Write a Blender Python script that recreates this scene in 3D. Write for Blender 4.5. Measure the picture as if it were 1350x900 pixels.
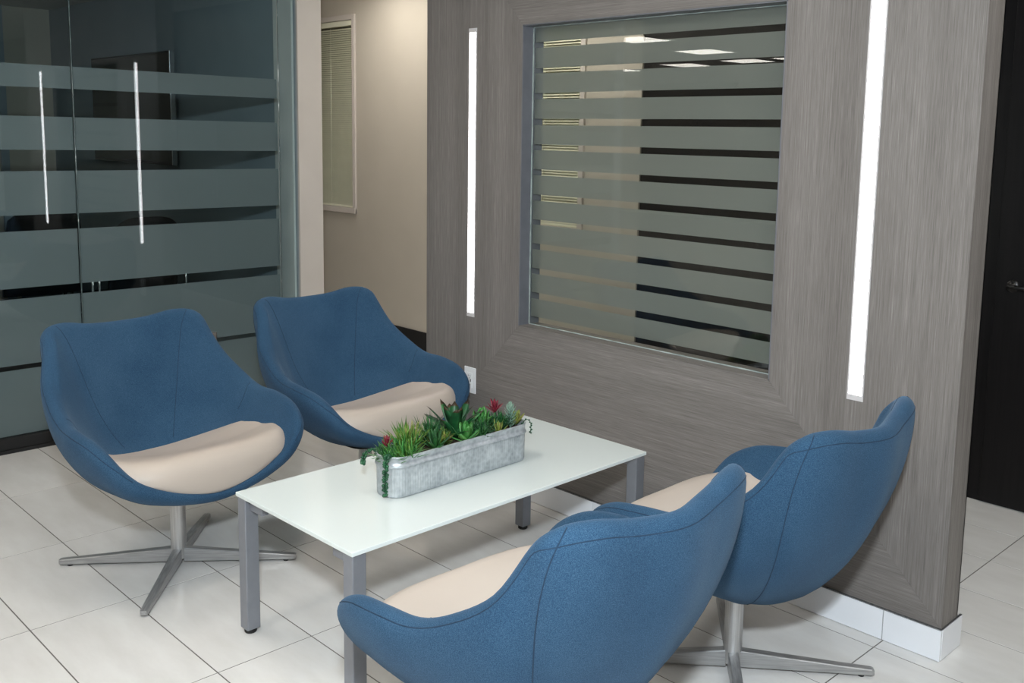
import bpy, bmesh, math, random
from mathutils import Matrix, Vector

for o in list(bpy.data.objects):
    bpy.data.objects.remove(o, do_unlink=True)
SC = bpy.context.scene
COL = SC.collection
random.seed(7)

# ------------------------------------------------------------------ camera
CAM_R = ((0.710437231320258, 0.7034706475265875, 0.02019872328960387),
         (0.10832658732383887, -0.0809501615449355, -0.9908140197961572),
         (-0.6953734901711288, 0.7060992277395386, -0.13371458317195795))
EYE = 1.525
cam_d = bpy.data.cameras.new('camera')
cam = bpy.data.objects.new('camera', cam_d)
COL.objects.link(cam)
_r, _d, _f = (Vector(v) for v in CAM_R)
_m = Matrix((_r, -_d, -_f)).transposed().to_4x4()
_m.translation = (0, 0, EYE)
cam.matrix_world = _m
cam_d.sensor_fit = 'HORIZONTAL'
cam_d.sensor_width = 36.0
cam_d.lens = 1293.7 * 36.0 / 1350.0
cam_d.shift_x = -58.8 / 1350.0
cam_d.shift_y = -95.4 / 1350.0
cam_d.clip_start = 0.05
SC.camera = cam

# ------------------------------------------------------------------ view, world, flash
SC.view_settings.view_transform = 'Standard'
SC.view_settings.look = 'None'
SC.view_settings.gamma = 1.0
SC.view_settings.use_curve_mapping = False
SC.view_settings.exposure = 0.0
SC.cycles.use_denoising = True
SC.cycles.max_bounces = 8
SC.cycles.diffuse_bounces = 4
SC.cycles.transparent_max_bounces = 16
SC.cycles.caustics_reflective = False
SC.cycles.caustics_refractive = False
SC.cycles.sample_clamp_indirect = 4.0

world = bpy.data.worlds.new('world')
SC.world = world
world.use_nodes = True
world.node_tree.nodes['Background'].inputs[0].default_value = (1.0, 0.93, 0.84, 1)
world.node_tree.nodes['Background'].inputs[1].default_value = 0.25

# the photographer's strobe, held above the camera
fl_d = bpy.data.lights.new('strobe', 'AREA')
fl_d.shape = 'DISK'
fl_d.size = 0.15
fl_d.energy = 104.0
fl_d.color = (0.84, 0.93, 1.0)
fl = bpy.data.objects.new('strobe', fl_d)
COL.objects.link(fl)
fl.location = (0.06, -0.06, 2.08)
fl.rotation_euler = (Vector((-2.2, 2.25, 0.75)) - fl.location).to_track_quat('-Z', 'Y').to_euler()

PANEL_STRENGTH = 12.5     # ceiling troffers
LED_STRENGTH = 18.0        # vertical strips in the timber wall

# ------------------------------------------------------------------ material helpers
def srgb(r, g, b):
    def c(v):
        v /= 255.0
        return v / 12.92 if v <= 0.04045 else ((v + 0.055) / 1.055) ** 2.4
    return (c(r), c(g), c(b), 1.0)

MATS = {}

class NT:
    def __init__(self, name):
        self.m = bpy.data.materials.new(name)
        self.m.use_nodes = True
        self.t = self.m.node_tree
        self.b = self.t.nodes['Principled BSDF']
        self.out = self.t.nodes['Material Output']
        MATS[name] = self.m
    def n(self, kind, **kw):
        nd = self.t.nodes.new(kind)
        for k, v in kw.items():
            if k in nd.inputs.keys():
                nd.inputs[k].default_value = v
            else:
                setattr(nd, k, v)
        return nd
    def l(self, a, b):
        self.t.links.new(a, b)
    def ramp(self, fac, stops):
        r = self.n('ShaderNodeValToRGB')
        el = r.color_ramp.elements
        while len(el) < len(stops):
            el.new(0.5)
        for e, (p, c) in zip(el, stops):
            e.position = p
            e.color = c
        self.l(fac, r.inputs[0])
        return r.outputs[0]
    def coords(self, scale=(1, 1, 1), kind='Object', rot=(0, 0, 0)):
        tc = self.n('ShaderNodeTexCoord')
        mp = self.n('ShaderNodeMapping')
        mp.inputs['Scale'].default_value = scale
        mp.inputs['Rotation'].default_value = rot
        self.l(tc.outputs[kind], mp.inputs[0])
        return mp.outputs[0]
    def noise(self, vec, scale, detail=3.0, rough=0.5):
        x = self.n('ShaderNodeTexNoise')
        x.inputs['Scale'].default_value = scale
        x.inputs['Detail'].default_value = detail
        x.inputs['Roughness'].default_value = rough
        self.l(vec, x.inputs['Vector'])
        return x.outputs['Fac']
    def bump(self, h, strength=0.2, dist=0.002):
        b = self.n('ShaderNodeBump')
        b.inputs['Strength'].default_value = strength
        b.inputs['Distance'].default_value = dist
        self.l(h, b.inputs['Height'])
        self.l(b.outputs[0], self.b.inputs['Normal'])
    def set(self, col=None, rough=None, metal=None, **kw):
        if col is not None:
            self.b.inputs['Base Color'].default_value = col
        if rough is not None:
            self.b.inputs['Roughness'].default_value = rough
        if metal is not None:
            self.b.inputs['Metallic'].default_value = metal
        for k, v in kw.items():
            self.b.inputs[k.replace('_', ' ')].default_value = v
        return self

def mottled(name, c1, c2, rough, scale=6.0, bump=0.0, metal=0.0, bscale=200.0, stretch=(1, 1, 1), **kw):
    m = NT(name).set(rough=rough, metal=metal, **kw)
    v = m.coords(stretch)
    m.l(m.ramp(m.noise(v, scale, 4), [(0.3, c1), (0.7, c2)]), m.b.inputs['Base Color'])
    if bump:
        m.bump(m.noise(v, bscale, 2), bump)
    return m.m

# fabric
m = NT('blue_wool').set(rough=0.95)
v = m.coords()
a = m.noise(v, 650, 2, 0.7)
b = m.noise(v, 900, 1)
c = m.noise(v, 5, 3)
mx = m.n('ShaderNodeMath', operation='ADD'); m.l(a, mx.inputs[0])
m2 = m.n('ShaderNodeMath', operation='MULTIPLY'); m.l(c, m2.inputs[0]); m2.inputs[1].default_value = 0.25
m.l(m2.outputs[0], mx.inputs[1])
m.l(m.ramp(mx.outputs[0], [(0.40, srgb(28, 49, 70)), (0.60, srgb(39, 68, 94)), (0.85, srgb(67, 95, 118))]), m.b.inputs['Base Color'])
m.b.inputs['Sheen Weight'].default_value = 0.18
m.b.inputs['Sheen Roughness'].default_value = 0.5
m.b.inputs['Sheen Tint'].default_value = srgb(150, 172, 195)
m.b.inputs['Specular IOR Level'].default_value = 0.15
m.bump(b, 0.35, 0.0008)

mottled('seam_thread', srgb(20, 44, 66), srgb(28, 54, 78), 0.95, 60)
mottled('beige_vinyl', srgb(178, 166, 155), srgb(185, 173, 162), 0.48, 3, 0.05, bscale=500)

# metals
m = NT('brushed_steel').set(rough=0.34, metal=0.9)
v = m.coords((1, 1, 0.02))
m.l(m.ramp(m.noise(v, 260, 2), [(0.3, srgb(182, 182, 182)), (0.7, srgb(212, 212, 212))]), m.b.inputs['Base Color'])
m = NT('satin_steel').set(rough=0.5, metal=0.75)
m.l(m.ramp(m.noise(m.coords((0.05, 1, 1)), 200, 2), [(0.3, srgb(158, 158, 158)), (0.7, srgb(184, 184, 184))]), m.b.inputs['Base Color'])
mottled('silver_paint', srgb(136, 139, 146), srgb(142, 145, 152), 0.42, 30, 0.02, metal=0.55)
mottled('black_rubber', srgb(12, 12, 12), srgb(20, 20, 20), 0.6, 40)
mottled('chrome', srgb(220, 220, 222), srgb(230, 230, 232), 0.08, 10, metal=1.0)

m = NT('galvanised').set(rough=0.42, metal=0.55)
v = m.coords()
w = m.n('ShaderNodeTexVoronoi'); w.inputs['Scale'].default_value = 70; m.l(v, w.inputs['Vector'])
nz = m.noise(v, 14, 5, 0.65)
mx = m.n('ShaderNodeMix', data_type='FLOAT'); mx.inputs[0].default_value = 0.75
m.l(w.outputs['Distance'], mx.inputs[2]); m.l(nz, mx.inputs[3])
m.l(m.ramp(mx.outputs[0], [(0.3, srgb(150, 156, 162)), (0.5, srgb(182, 188, 192)), (0.7, srgb(208, 213, 216))]), m.b.inputs['Base Color'])

# floor
def tile_mat(name, c1, c2, c3, rough):
    m = NT(name).set(rough=rough)
    oi = m.n('ShaderNodeObjectInfo')
    tc = m.n('ShaderNodeTexCoord')
    mul = m.n('ShaderNodeVectorMath', operation='SCALE'); mul.inputs['Scale'].default_value = 37.0
    cmb = m.n('ShaderNodeCombineXYZ')
    for i in range(3):
        m.l(oi.outputs['Random'], cmb.inputs[i])
    m.l(cmb.outputs[0], mul.inputs[0])
    add = m.n('ShaderNodeVectorMath', operation='ADD')
    m.l(tc.outputs['Object'], add.inputs[0]); m.l(mul.outputs[0], add.inputs[1])
    mp = m.n('ShaderNodeMapping'); mp.inputs['Scale'].default_value = (1.0, 3.5, 1.0); mp.inputs['Rotation'].default_value = (0, 0, 0.5)
    m.l(add.outputs[0], mp.inputs[0])
    f = m.noise(mp.outputs[0], 3.0, 6, 0.6)
    m.l(m.ramp(f, [(0.25, c1), (0.5, c2), (0.75, c3)]), m.b.inputs['Base Color'])
    m.b.inputs['Specular IOR Level'].default_value = 0.5
    return m
tile_mat('polished_tile', srgb(208, 206, 202), srgb(216, 214, 211), srgb(223, 222, 219), 0.05)
mottled('grout', srgb(92, 88, 85), srgb(108, 104, 101), 0.9, 80)
mottled('wall_tile', srgb(226, 228, 232), srgb(232, 234, 238), 0.08, 5)
mottled('edge_trim', srgb(120, 122, 124), srgb(165, 167, 170), 0.35, 90, metal=0.9)

# painted surfaces
mottled('beige_paint', srgb(186, 179, 166), srgb(190, 183, 170), 0.8, 4, 0.05, bscale=350)
mottled('warm_white_paint', srgb(196, 188, 180), srgb(201, 193, 185), 0.8, 4, 0.05, bscale=350)
mottled('white_paint', srgb(225, 222, 215), srgb(230, 227, 220), 0.85, 4)
mottled('slate_paint', srgb(146, 156, 160), srgb(152, 162, 166), 0.85, 4)
mottled('taupe_paint', srgb(184, 176, 160), srgb(190, 182, 166), 0.85, 4)
mottled('ceiling_paint', srgb(214, 211, 204), srgb(220, 217, 210), 0.9, 12)
mottled('black_base', srgb(6, 6, 7), srgb(9, 9, 10), 0.7, 30)
mottled('carpet', srgb(76, 80, 82), srgb(92, 96, 98), 1.0, 300)

# dark door veneer
m = NT('ebony_veneer').set(rough=0.4)
m.l(m.ramp(m.noise(m.coords((30, 30, 0.8)), 3, 4), [(0.3, srgb(10, 9, 10)), (0.7, srgb(20, 18, 19))]), m.b.inputs['Base Color'])
m.b.inputs['Specular IOR Level'].default_value = 0.3
mottled('black_plastic', srgb(8, 8, 9), srgb(14, 14, 15), 0.35, 20)
mottled('black_mesh', srgb(7, 7, 8), srgb(12, 12, 14), 0.7, 200, 0.2)
mottled('tv_screen', srgb(7, 8, 10), srgb(9, 10, 12), 0.12, 4)
mottled('table_laminate', srgb(40, 36, 34), srgb(54, 48, 44), 0.3, 8, stretch=(1, 12, 1))

# timber veneer, grain along x or z
def veneer(name, stretch, rot=(0, 0, 0)):
    m = NT(name).set(rough=0.5)
    v = m.coords(stretch)
    f1 = m.noise(v, 1.0, 8, 0.72)
    f2 = m.noise(v, 5.5, 3, 0.6)
    big = m.noise(m.coords(tuple(s * 0.06 for s in stretch)), 1.0, 2)
    s = m.n('ShaderNodeMath', operation='ADD'); m.l(f1, s.inputs[0]); m.l(f2, s.inputs[1])
    s2 = m.n('ShaderNodeMath', operation='MULTIPLY_ADD'); m.l(big, s2.inputs[0]); s2.inputs[1].default_value = 0.35; m.l(s.outputs[0], s2.inputs[2])
    d = m.n('ShaderNodeMath', operation='MULTIPLY'); d.inputs[1].default_value = 0.6
    m.l(s2.outputs[0], d.inputs[0])
    m.l(m.ramp(d.outputs[0], [(0.50, srgb(86, 81, 78)), (0.66, srgb(111, 106, 102)), (0.74, srgb(120, 115, 111)), (0.90, srgb(146, 141, 137))]), m.b.inputs['Base Color'])
    m.bump(f2, 0.08, 0.001)
    m.b.inputs['Specular IOR Level'].default_value = 0.35
    return m.m
veneer('veneer_upright', (210, 210, 2.2))
veneer('veneer_level', (2.2, 210, 210))

# glass and film
def glass_mat(name, tint, fres=1.45, boost=1.0):
    m = NT(name)
    tr = m.n('ShaderNodeBsdfTransparent'); tr.inputs[0].default_value = tint
    gl = m.n('ShaderNodeBsdfGlossy'); gl.inputs['Roughness'].default_value = 0.0
    lw = m.n('ShaderNodeLayerWeight'); lw.inputs['Blend'].default_value = 0.5
    pw = m.n('ShaderNodeMath', operation='POWER'); pw.inputs[1].default_value = 5.0
    m.l(lw.outputs['Facing'], pw.inputs[0])
    r0 = ((fres - 1) / (fres + 1)) ** 2
    mu = m.n('ShaderNodeMath', operation='MULTIPLY_ADD'); mu.inputs[1].default_value = (1 - r0) * boost; mu.inputs[2].default_value = r0 * boost; mu.use_clamp = True
    m.l(pw.outputs[0], mu.inputs[0])
    mx = m.n('ShaderNodeMixShader')
    m.l(mu.outputs[0], mx.inputs[0]); m.l(tr.outputs[0], mx.inputs[1]); m.l(gl.outputs[0], mx.inputs[2])
    m.l(mx.outputs[0], m.out.inputs[0])
glass_mat('window_glass', (0.955, 0.97, 0.955, 1), 1.5)
glass_mat('partition_glass', (0.87, 0.92, 0.93, 1), 1.44)

def film_mat(name, dif, trans, clear, clear_col):
    m = NT(name)
    d = m.n('ShaderNodeBsdfDiffuse'); d.inputs[0].default_value = dif
    t = m.n('ShaderNodeBsdfTranslucent'); t.inputs[0].default_value = trans
    g = m.noise(m.coords(), 500, 1)
    mx = m.n('ShaderNodeMixShader'); mx.inputs[0].default_value = 0.5
    m.l(d.outputs[0], mx.inputs[1]); m.l(t.outputs[0], mx.inputs[2])
    tr = m.n('ShaderNodeBsdfTransparent'); tr.inputs[0].default_value = clear_col
    m2 = m.n('ShaderNodeMixShader')
    q = m.n('ShaderNodeMapRange'); q.inputs['To Min'].default_value = clear - 0.03; q.inputs['To Max'].default_value = clear + 0.03
    m.l(g, q.inputs['Value']); m.l(q.outputs[0], m2.inputs[0])
    m.l(mx.outputs[0], m2.inputs[1]); m.l(tr.outputs[0], m2.inputs[2])
    m.l(m2.outputs[0], m.out.inputs[0])
film_mat('frosted_film', (0.285, 0.30, 0.29, 1), (0.82, 0.83, 0.79, 1), 0.28, (0.84, 0.86, 0.83, 1))
film_mat('frosted_film_grey', (0.42, 0.44, 0.44, 1), (0.40, 0.43, 0.43, 1), 0.18, (0.84, 0.87, 0.87, 1))
mottled('glass_edge', srgb(120, 132, 130), srgb(190, 200, 196), 0.2, 12)
m = NT('silicone').set(rough=0.2)
m.l(m.ramp(m.noise(m.coords((1, 1, 1)), 9, 4), [(0.35, srgb(66, 80, 82)), (0.60, srgb(96, 110, 110)), (0.68, srgb(214, 220, 218))]), m.b.inputs['Base Color'])
mottled('reveal_grey', srgb(100, 102, 108), srgb(108, 110, 116), 0.4, 20)
mottled('back_painted_glass', srgb(214, 221, 219), srgb(217, 224, 222), 0.025, 2)
mottled('blind_slat', srgb(226, 226, 204), srgb(234, 234, 212), 0.5, 10)
mottled('outlet_plastic', srgb(228, 230, 232), srgb(232, 234, 236), 0.35, 10)
mottled('led_frame', srgb(196, 192, 192), srgb(204, 200, 200), 0.5, 20)
mottled('outlet_dark', srgb(40, 40, 42), srgb(56, 56, 58), 0.5, 30)

def emis(name, col, strength):
    m = NT(name)
    e = m.n('ShaderNodeEmission'); e.inputs[0].default_value = col; e.inputs[1].default_value = strength
    m.l(e.outputs[0], m.out.inputs[0])
emis('led_diffuser', (1.0, 0.97, 0.98, 1), LED_STRENGTH)
emis('troffer_diffuser', (1.0, 0.945, 0.87, 1), PANEL_STRENGTH)

# foliage
def leaf(name, c1, c2, c3, scale=18):
    m = NT(name).set(rough=0.45)
    m.l(m.ramp(m.noise(m.coords(), scale, 3), [(0.3, c1), (0.5, c2), (0.72, c3)]), m.b.inputs['Base Color'])
    m.b.inputs['Specular IOR Level'].default_value = 0.4
leaf('leaf_deep', srgb(18, 56, 32), srgb(30, 84, 46), srgb(62, 116, 62))
leaf('leaf_fresh', srgb(40, 84, 28), srgb(74, 122, 42), srgb(128, 154, 66), 30)
leaf('leaf_bright', srgb(30, 86, 40), srgb(60, 124, 56), srgb(112, 164, 88))
leaf('leaf_bluegrey', srgb(92, 128, 112), srgb(132, 164, 146), srgb(172, 194, 176), 30)
leaf('leaf_red', srgb(82, 16, 32), srgb(122, 34, 50), srgb(156, 70, 78), 30)
leaf('leaf_olive', srgb(74, 96, 36), srgb(122, 136, 60), srgb(140, 100, 80), 30)
leaf('leaf_trailing', srgb(16, 52, 34), srgb(26, 74, 46), srgb(44, 100, 64), 60)
leaf('leaf_forest', srgb(22, 60, 30), srgb(40, 88, 44), srgb(66, 108, 52), 30)
leaf('leaf_tip', srgb(40, 34, 22), srgb(58, 44, 28), srgb(76, 54, 34), 40)
mottled('soil', srgb(34, 24, 18), srgb(70, 50, 36), 1.0, 90, 0.6)

# ------------------------------------------------------------------ object helpers
def mesh_obj(name, verts, faces, mat, parent=None, smooth=False, loc=None):
    me = bpy.data.meshes.new(name)
    me.from_pydata([tuple(v) for v in verts], [], faces)
    me.update()
    return link(name, me, mat, parent, smooth, loc)

def link(name, me, mat, parent=None, smooth=False, loc=None):
    if mat is not None and not me.materials:
        me.materials.append(MATS[mat])
    if smooth:
        me.polygons.foreach_set('use_smooth', [True] * len(me.polygons))
    o = bpy.data.objects.new(name, me)
    COL.objects.link(o)
    if parent is not None:
        o.parent = parent
    if loc is not None:
        o.location = loc
    return o

def from_bm(name, bm, mat, parent=None, smooth=False, loc=None):
    bmesh.ops.recalc_face_normals(bm, faces=bm.faces)
    me = bpy.data.meshes.new(name)
    bm.to_mesh(me)
    bm.free()
    return link(name, me, mat, parent, smooth, loc)

def box_bm(bm, x0, x1, y0, y1, z0, z1):
    vs = [bm.verts.new(p) for p in ((x0, y0, z0), (x1, y0, z0), (x1, y1, z0), (x0, y1, z0), (x0, y0, z1), (x1, y0, z1), (x1, y1, z1), (x0, y1, z1))]
    for f in ((0, 3, 2, 1), (4, 5, 6, 7), (0, 1, 5, 4), (1, 2, 6, 5), (2, 3, 7, 6), (3, 0, 4, 7)):
        bm.faces.new([vs[i] for i in f])
    return vs

def box(name, x0, x1, y0, y1, z0, z1, mat, parent=None, bevel=0.0, seg=2):
    cx, cy, cz = (x0 + x1) / 2, (y0 + y1) / 2, (z0 + z1) / 2
    bm = bmesh.new()
    box_bm(bm, x0 - cx, x1 - cx, y0 - cy, y1 - cy, z0 - cz, z1 - cz)
    if bevel:
        bmesh.ops.bevel(bm, geom=list(bm.edges), offset=bevel, segments=seg, affect='EDGES', profile=0.5)
    return from_bm(name, bm, mat, parent, False, (cx, cy, cz))

def prism(name, poly, axis, a0, a1, mat, parent=None):
    """extrude a polygon; axis 'y': poly is (x,z), 'z': poly is (x,y), 'x': poly is (y,z)"""
    def P(p, a):
        return {'y': (p[0], a, p[1]), 'z': (p[0], p[1], a), 'x': (a, p[0], p[1])}[axis]
    n = len(poly)
    bm = bmesh.new()
    A = [bm.verts.new(P(p, a0)) for p in poly]
    B = [bm.verts.new(P(p, a1)) for p in poly]
    bm.faces.new(A)
    bm.faces.new(B[::-1])
    for i in range(n):
        bm.faces.new((A[i], B[i], B[(i + 1) % n], A[(i + 1) % n]))
    return from_bm(name, bm, mat, parent)

def tube_data(pts, r, n=8, closed=False, V=None, F=None, rfun=None):
    V = [] if V is None else V
    F = [] if F is None else F
    base = len(V)
    pts = [Vector(p) for p in pts]
    m = len(pts)
    up = None
    for i, p in enumerate(pts):
        if closed:
            t = pts[(i + 1) % m] - pts[i - 1]
        else:
            t = pts[min(i + 1, m - 1)] - pts[max(i - 1, 0)]
        t.normalize()
        if up is None:
            up = Vector((0, 0, 1)) if abs(t.z) < 0.9 else Vector((1, 0, 0))
        s = t.cross(up)
        if s.length < 1e-6:
            s = t.orthogonal()
        s.normalize()
        up = s.cross(t).normalized()
        rr = rfun(i / (m - 1)) if rfun else r
        for k in range(n):
            a = 2 * math.pi * k / n
            V.append(p + s * (rr * math.cos(a)) + up * (rr * math.sin(a)))
    for i in range(m if closed else m - 1):
        j = (i + 1) % m
        for k in range(n):
            F.append((base + i * n + k, base + i * n + (k + 1) % n, base + j * n + (k + 1) % n, base + j * n + k))
    if not closed:
        F.append(tuple(base + k for k in range(n))[::-1])
        F.append(tuple(base + (m - 1) * n + k for k in range(n)))
    return V, F

def tube(name, pts, r, mat, parent=None, n=8, closed=False, rfun=None):
    V, F = tube_data(pts, r, n, closed, rfun=rfun)
    return mesh_obj(name, V, F, mat, parent, True)

def lathe(name, prof, mat, parent=None, n=32, loc=None, smooth=True):
    V, F = [], []
    for r, z in prof:
        for k in range(n):
            a = 2 * math.pi * k / n
            V.append((r * math.cos(a), r * math.sin(a), z))
    for i in range(len(prof) - 1):
        for k in range(n):
            F.append((i * n + k, i * n + (k + 1) % n, (i + 1) * n + (k + 1) % n, (i + 1) * n + k))
    F.append(tuple(range(n))[::-1])
    F.append(tuple((len(prof) - 1) * n + k for k in range(n)))
    return mesh_obj(name, V, F, mat, parent, smooth, loc)

def empty(name, loc=(0, 0, 0), rz=0.0, parent=None):
    o = bpy.data.objects.new(name, None)
    COL.objects.link(o)
    o.location = loc
    o.rotation_euler = (0, 0, rz)
    o.empty_display_size = 0.1
    if parent is not None:
        o.parent = parent
    return o

def tag(o, label=None, cat=None, group=None, kind=None):
    if label: o['label'] = label
    if cat: o['category'] = cat
    if group: o['group'] = group
    if kind: o['kind'] = kind
    return o

def struct(o, label, cat):
    return tag(o, label, cat, None, 'structure')

def copy_tree(o, parent=None):
    c = o.copy()
    COL.objects.link(c)
    c.parent = parent
    for ch in list(o.children):
        copy_tree(ch, c)
    return c

def smooth_by_angle(o, deg=40):
    me = o.data
    me.polygons.foreach_set('use_smooth', [True] * len(me.polygons))
    bm = bmesh.new(); bm.from_mesh(me)
    for e in bm.edges:
        e.smooth = len(e.link_faces) == 2 and e.calc_face_angle(0) < math.radians(deg)
    bm.to_mesh(me); bm.free()
    return o

# ------------------------------------------------------------------ floor
TX, TY = 0.6112, 0.3018            # tile pitch
X0, Y0 = -4.328, 0.8952            # one grout crossing
GR = 0.0020
floor = struct(box('floor', -14, 4.5, -10, 4.6, -0.06, -0.0012, 'grout'), 'floor of glossy off-white rectangular tiles with thin grey joints', 'floor')
def tile_mesh():
    bm = bmesh.new()
    box_bm(bm, GR, TX - GR, GR, TY - GR, -0.006, 0.0)
    top = [e for e in bm.edges if all(v.co.z > -0.001 for v in e.verts)]
    bmesh.ops.bevel(bm, geom=top, offset=0.0006, segments=1, affect='EDGES')
    bmesh.ops.recalc_face_normals(bm, faces=bm.faces)
    me = bpy.data.meshes.new('tile')
    bm.to_mesh(me); bm.free()
    me.materials.append(MATS['polished_tile'])
    return me
TM = tile_mesh()
far_V, far_F = [], []
Minv = floor.matrix_basis.inverted()
near = set()
for i in range(-16, 15):
    for j in range(-37, 13):
        x, y = X0 + i * TX, Y0 + j * TY
        if x + TX > 4.5 or x < -14 or y + TY > 4.5 or y < -10:
            continue
        # in view?
        seen = False
        for cx_, cy_ in ((0, 0), (1, 0), (0, 1), (1, 1), (.5, .5)):
            p = Vector((x + cx_ * TX, y + cy_ * TY, -EYE))
            d = _f.dot(p)
            if d > 0.3:
                u = 1293.7 * _r.dot(p) / d + 733.8
                w = 1293.7 * _d.dot(p) / d + 354.6
                if -20 < u < 1370 and w < 920:
                    seen = True
        hidden = x + TX < -4.95 or (y > 2.7 and x + TX < -4.2) or (y > 2.9 and x + TX < -1.75)
        if seen and not hidden:
            o = bpy.data.objects.new('tile', TM)
            COL.objects.link(o)
            o.parent = floor
            o.matrix_parent_inverse = Minv
            o.location = (x, y, 0)
        else:
            b = len(far_V)
            for q in ((GR, GR), (TX - GR, GR), (TX - GR, TY - GR), (GR, TY - GR)):
                far_V.append((x + q[0], y + q[1], 0.0))
            for q in ((GR, GR), (TX - GR, GR), (TX - GR, TY - GR), (GR, TY - GR)):
                far_V.append((x + q[0], y + q[1], -0.004))
            far_F += [(b, b + 1, b + 2, b + 3), (b + 4, b + 5, b + 1, b), (b + 5, b + 6, b + 2, b + 1), (b + 6, b + 7, b + 3, b + 2), (b + 7, b + 4, b, b + 3)]
ft = mesh_obj('distant_tiles', far_V, far_F, 'polished_tile', floor)
ft.matrix_parent_inverse = Minv
tag(ft, kind='stuff')

# ------------------------------------------------------------------ shell of the place
CEIL = 2.60
ceiling = struct(box('ceiling', -14, 4.5, -10, 4.6, CEIL, CEIL + 0.1, 'ceiling_paint'), 'off-white ceiling above the lounge and corridor', 'ceiling')
struct(box('wall_south', -14.1, 4.6, -10.1, -10.0, 0, CEIL, 'white_paint'), 'white wall far behind the viewer', 'wall')
struct(box('wall_east', 4.5, 4.6, -10, 4.6, 0, CEIL, 'white_paint'), 'white wall to the right of the lounge', 'wall')
struct(box('wall_west', -14.1, -14.0, -10, 4.6, 0, CEIL, 'white_paint'), 'white wall at the far left end of the office', 'wall')

# corridor wall with two blind-covered windows
CY = 4.20
def wall_with_holes(name, x0, x1, y0, y1, z0, z1, holes, mat):
    bm = bmesh.new()
    xs = sorted({x0, x1, *[h[0] for h in holes], *[h[1] for h in holes]})
    for a, b in zip(xs[:-1], xs[1:]):
        hh = [h for h in holes if h[0] <= a + 1e-6 and h[1] >= b - 1e-6]
        if hh:
            h = hh[0]
            box_bm(bm, a, b, y0, y1, z0, h[2])
            box_bm(bm, a, b, y0, y1, h[3], z1)
        else:
            box_bm(bm, a, b, y0, y1, z0, z1)
    return from_bm(name, bm, mat)
W1 = (-7.50, -6.296, 0.955, 2.35)
W2 = (-5.10, -3.964, 0.985, 2.35)
wn = struct(wall_with_holes('wall_north', -14, -3.51, CY, CY + 0.14, 0, CEIL, [W1, W2], 'beige_paint'), 'beige corridor wall behind the timber partition', 'wall')
struct(box('baseboard_north', -14, -3.512, CY - 0.012, CY, 0, 0.137, 'black_base'), 'black baseboard along the beige corridor wall', 'baseboard')
struct(box('wall_north_dark', -3.51, 4.5, CY + 0.012, CY + 0.14, 0, CEIL, 'ebony_veneer'), 'near-black timber wall at the right end of the corridor', 'wall')

def blind_window(name, W, label, wlabel):
    x0, x1, z0, z1 = W
    w = empty(name, ((x0 + x1) / 2, CY, z0))
    struct(w, wlabel, 'window')
    ox, oy, oz = w.location
    def B(n, a, b, c, d, e, f, mat, bev=0.0):
        return box(n, a - ox, b - ox, c - oy, d - oy, e - oz, f - oz, mat, w, bev)
    t = 0.038
    B('window_trim', x1, x1 + t, CY - 0.016, CY, z0 - t, z1 + t, 'warm_white_paint', 0.003)
    B('window_trim', x0 - t, x0, CY - 0.016, CY, z0 - t, z1 + t, 'warm_white_paint', 0.003)
    B('window_sill', x0 - t, x1 + t, CY - 0.022, CY, z0 - t, z0 + 0.004, 'warm_white_paint', 0.004)
    B('window_trim', x0, x1, CY - 0.016, CY, z1, z1 + t, 'warm_white_paint', 0.003)
    B('pane', x0, x1, CY + 0.075, CY + 0.081, z0, z1, 'window_glass')
    B('backing_panel', x0, x1, CY + 0.12, CY + 0.135, z0, z1, 'taupe_paint')
    bl = empty('venetian_blind', ((x0 + x1) / 2, CY + 0.016, z0))
    tag(bl, label, 'blind', 'corridor blinds')
    V, F = [], []
    zz = z0 + 0.03
    hw = (x1 - x0) / 2 - 0.006
    while zz < z1 - 0.05:
        b = len(V)
        for sx in (-hw, hw):
            for dy, dz in ((-0.010, -0.006), (0.0, 0.0015), (0.010, 0.008)):
                V.append((sx, dy, zz - z0 + dz))
                V.append((sx, dy, zz - z0 + dz + 0.0008))
        F += [(b, b + 2, b + 8, b + 6), (b + 2, b + 4, b + 10, b + 8), (b + 1, b + 7, b + 9, b + 3), (b + 3, b + 9, b + 11, b + 5)]
        zz += 0.0155
    s = mesh_obj('slats', V, F, 'blind_slat', bl, True)
    tag(s, kind='stuff')
    box('bottom_rail', -hw, hw, -0.012, 0.012, 0.004, 0.02, 'blind_slat', bl, 0.003)
    box('head_rail', -hw, hw, -0.018, 0.018, z1 - z0 - 0.04, z1 - z0 - 0.002, 'blind_slat', bl, 0.002)
    tube('cord', [(hw - 0.30, -0.014, z1 - z0 - 0.05), (hw - 0.30, -0.014, 0.03)], 0.0015, 'blind_slat', bl, 5)
blind_window('window_1', W1, 'pale green venetian blind beside the white wall end', 'window in the beige wall left of the timber partition')
blind_window('window_2', W2, 'pale venetian blind seen through the striped glass pane', 'corridor window seen through the striped pane of the timber partition')

# black corridor door on the right
door = empty('door_1', (-1.05, CY, 0))
struct(door, 'black corridor door at the right edge with dark lever', 'door')
box('door_leaf', -0.50, 0.45, -0.004, 0.012, 0.008, 2.2, 'ebony_veneer', door, 0.002)
hd = lathe('door_handle', [(0.0, 0), (0.026, 0), (0.026, 0.008), (0.02, 0.011), (0.011, 0.012), (0.011, 0.05), (0.0, 0.05)], 'black_plastic', door, 24)
hd.location = (-0.425, -0.004, 0.95); hd.rotation_euler = (math.radians(90), 0, 0)
tube('lever', [(-0.01, 0.0, 0.045), (0.03, 0.001, 0.047), (0.12, 0.001, 0.045)], 0.009, 'black_plastic', hd, 10)

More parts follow.
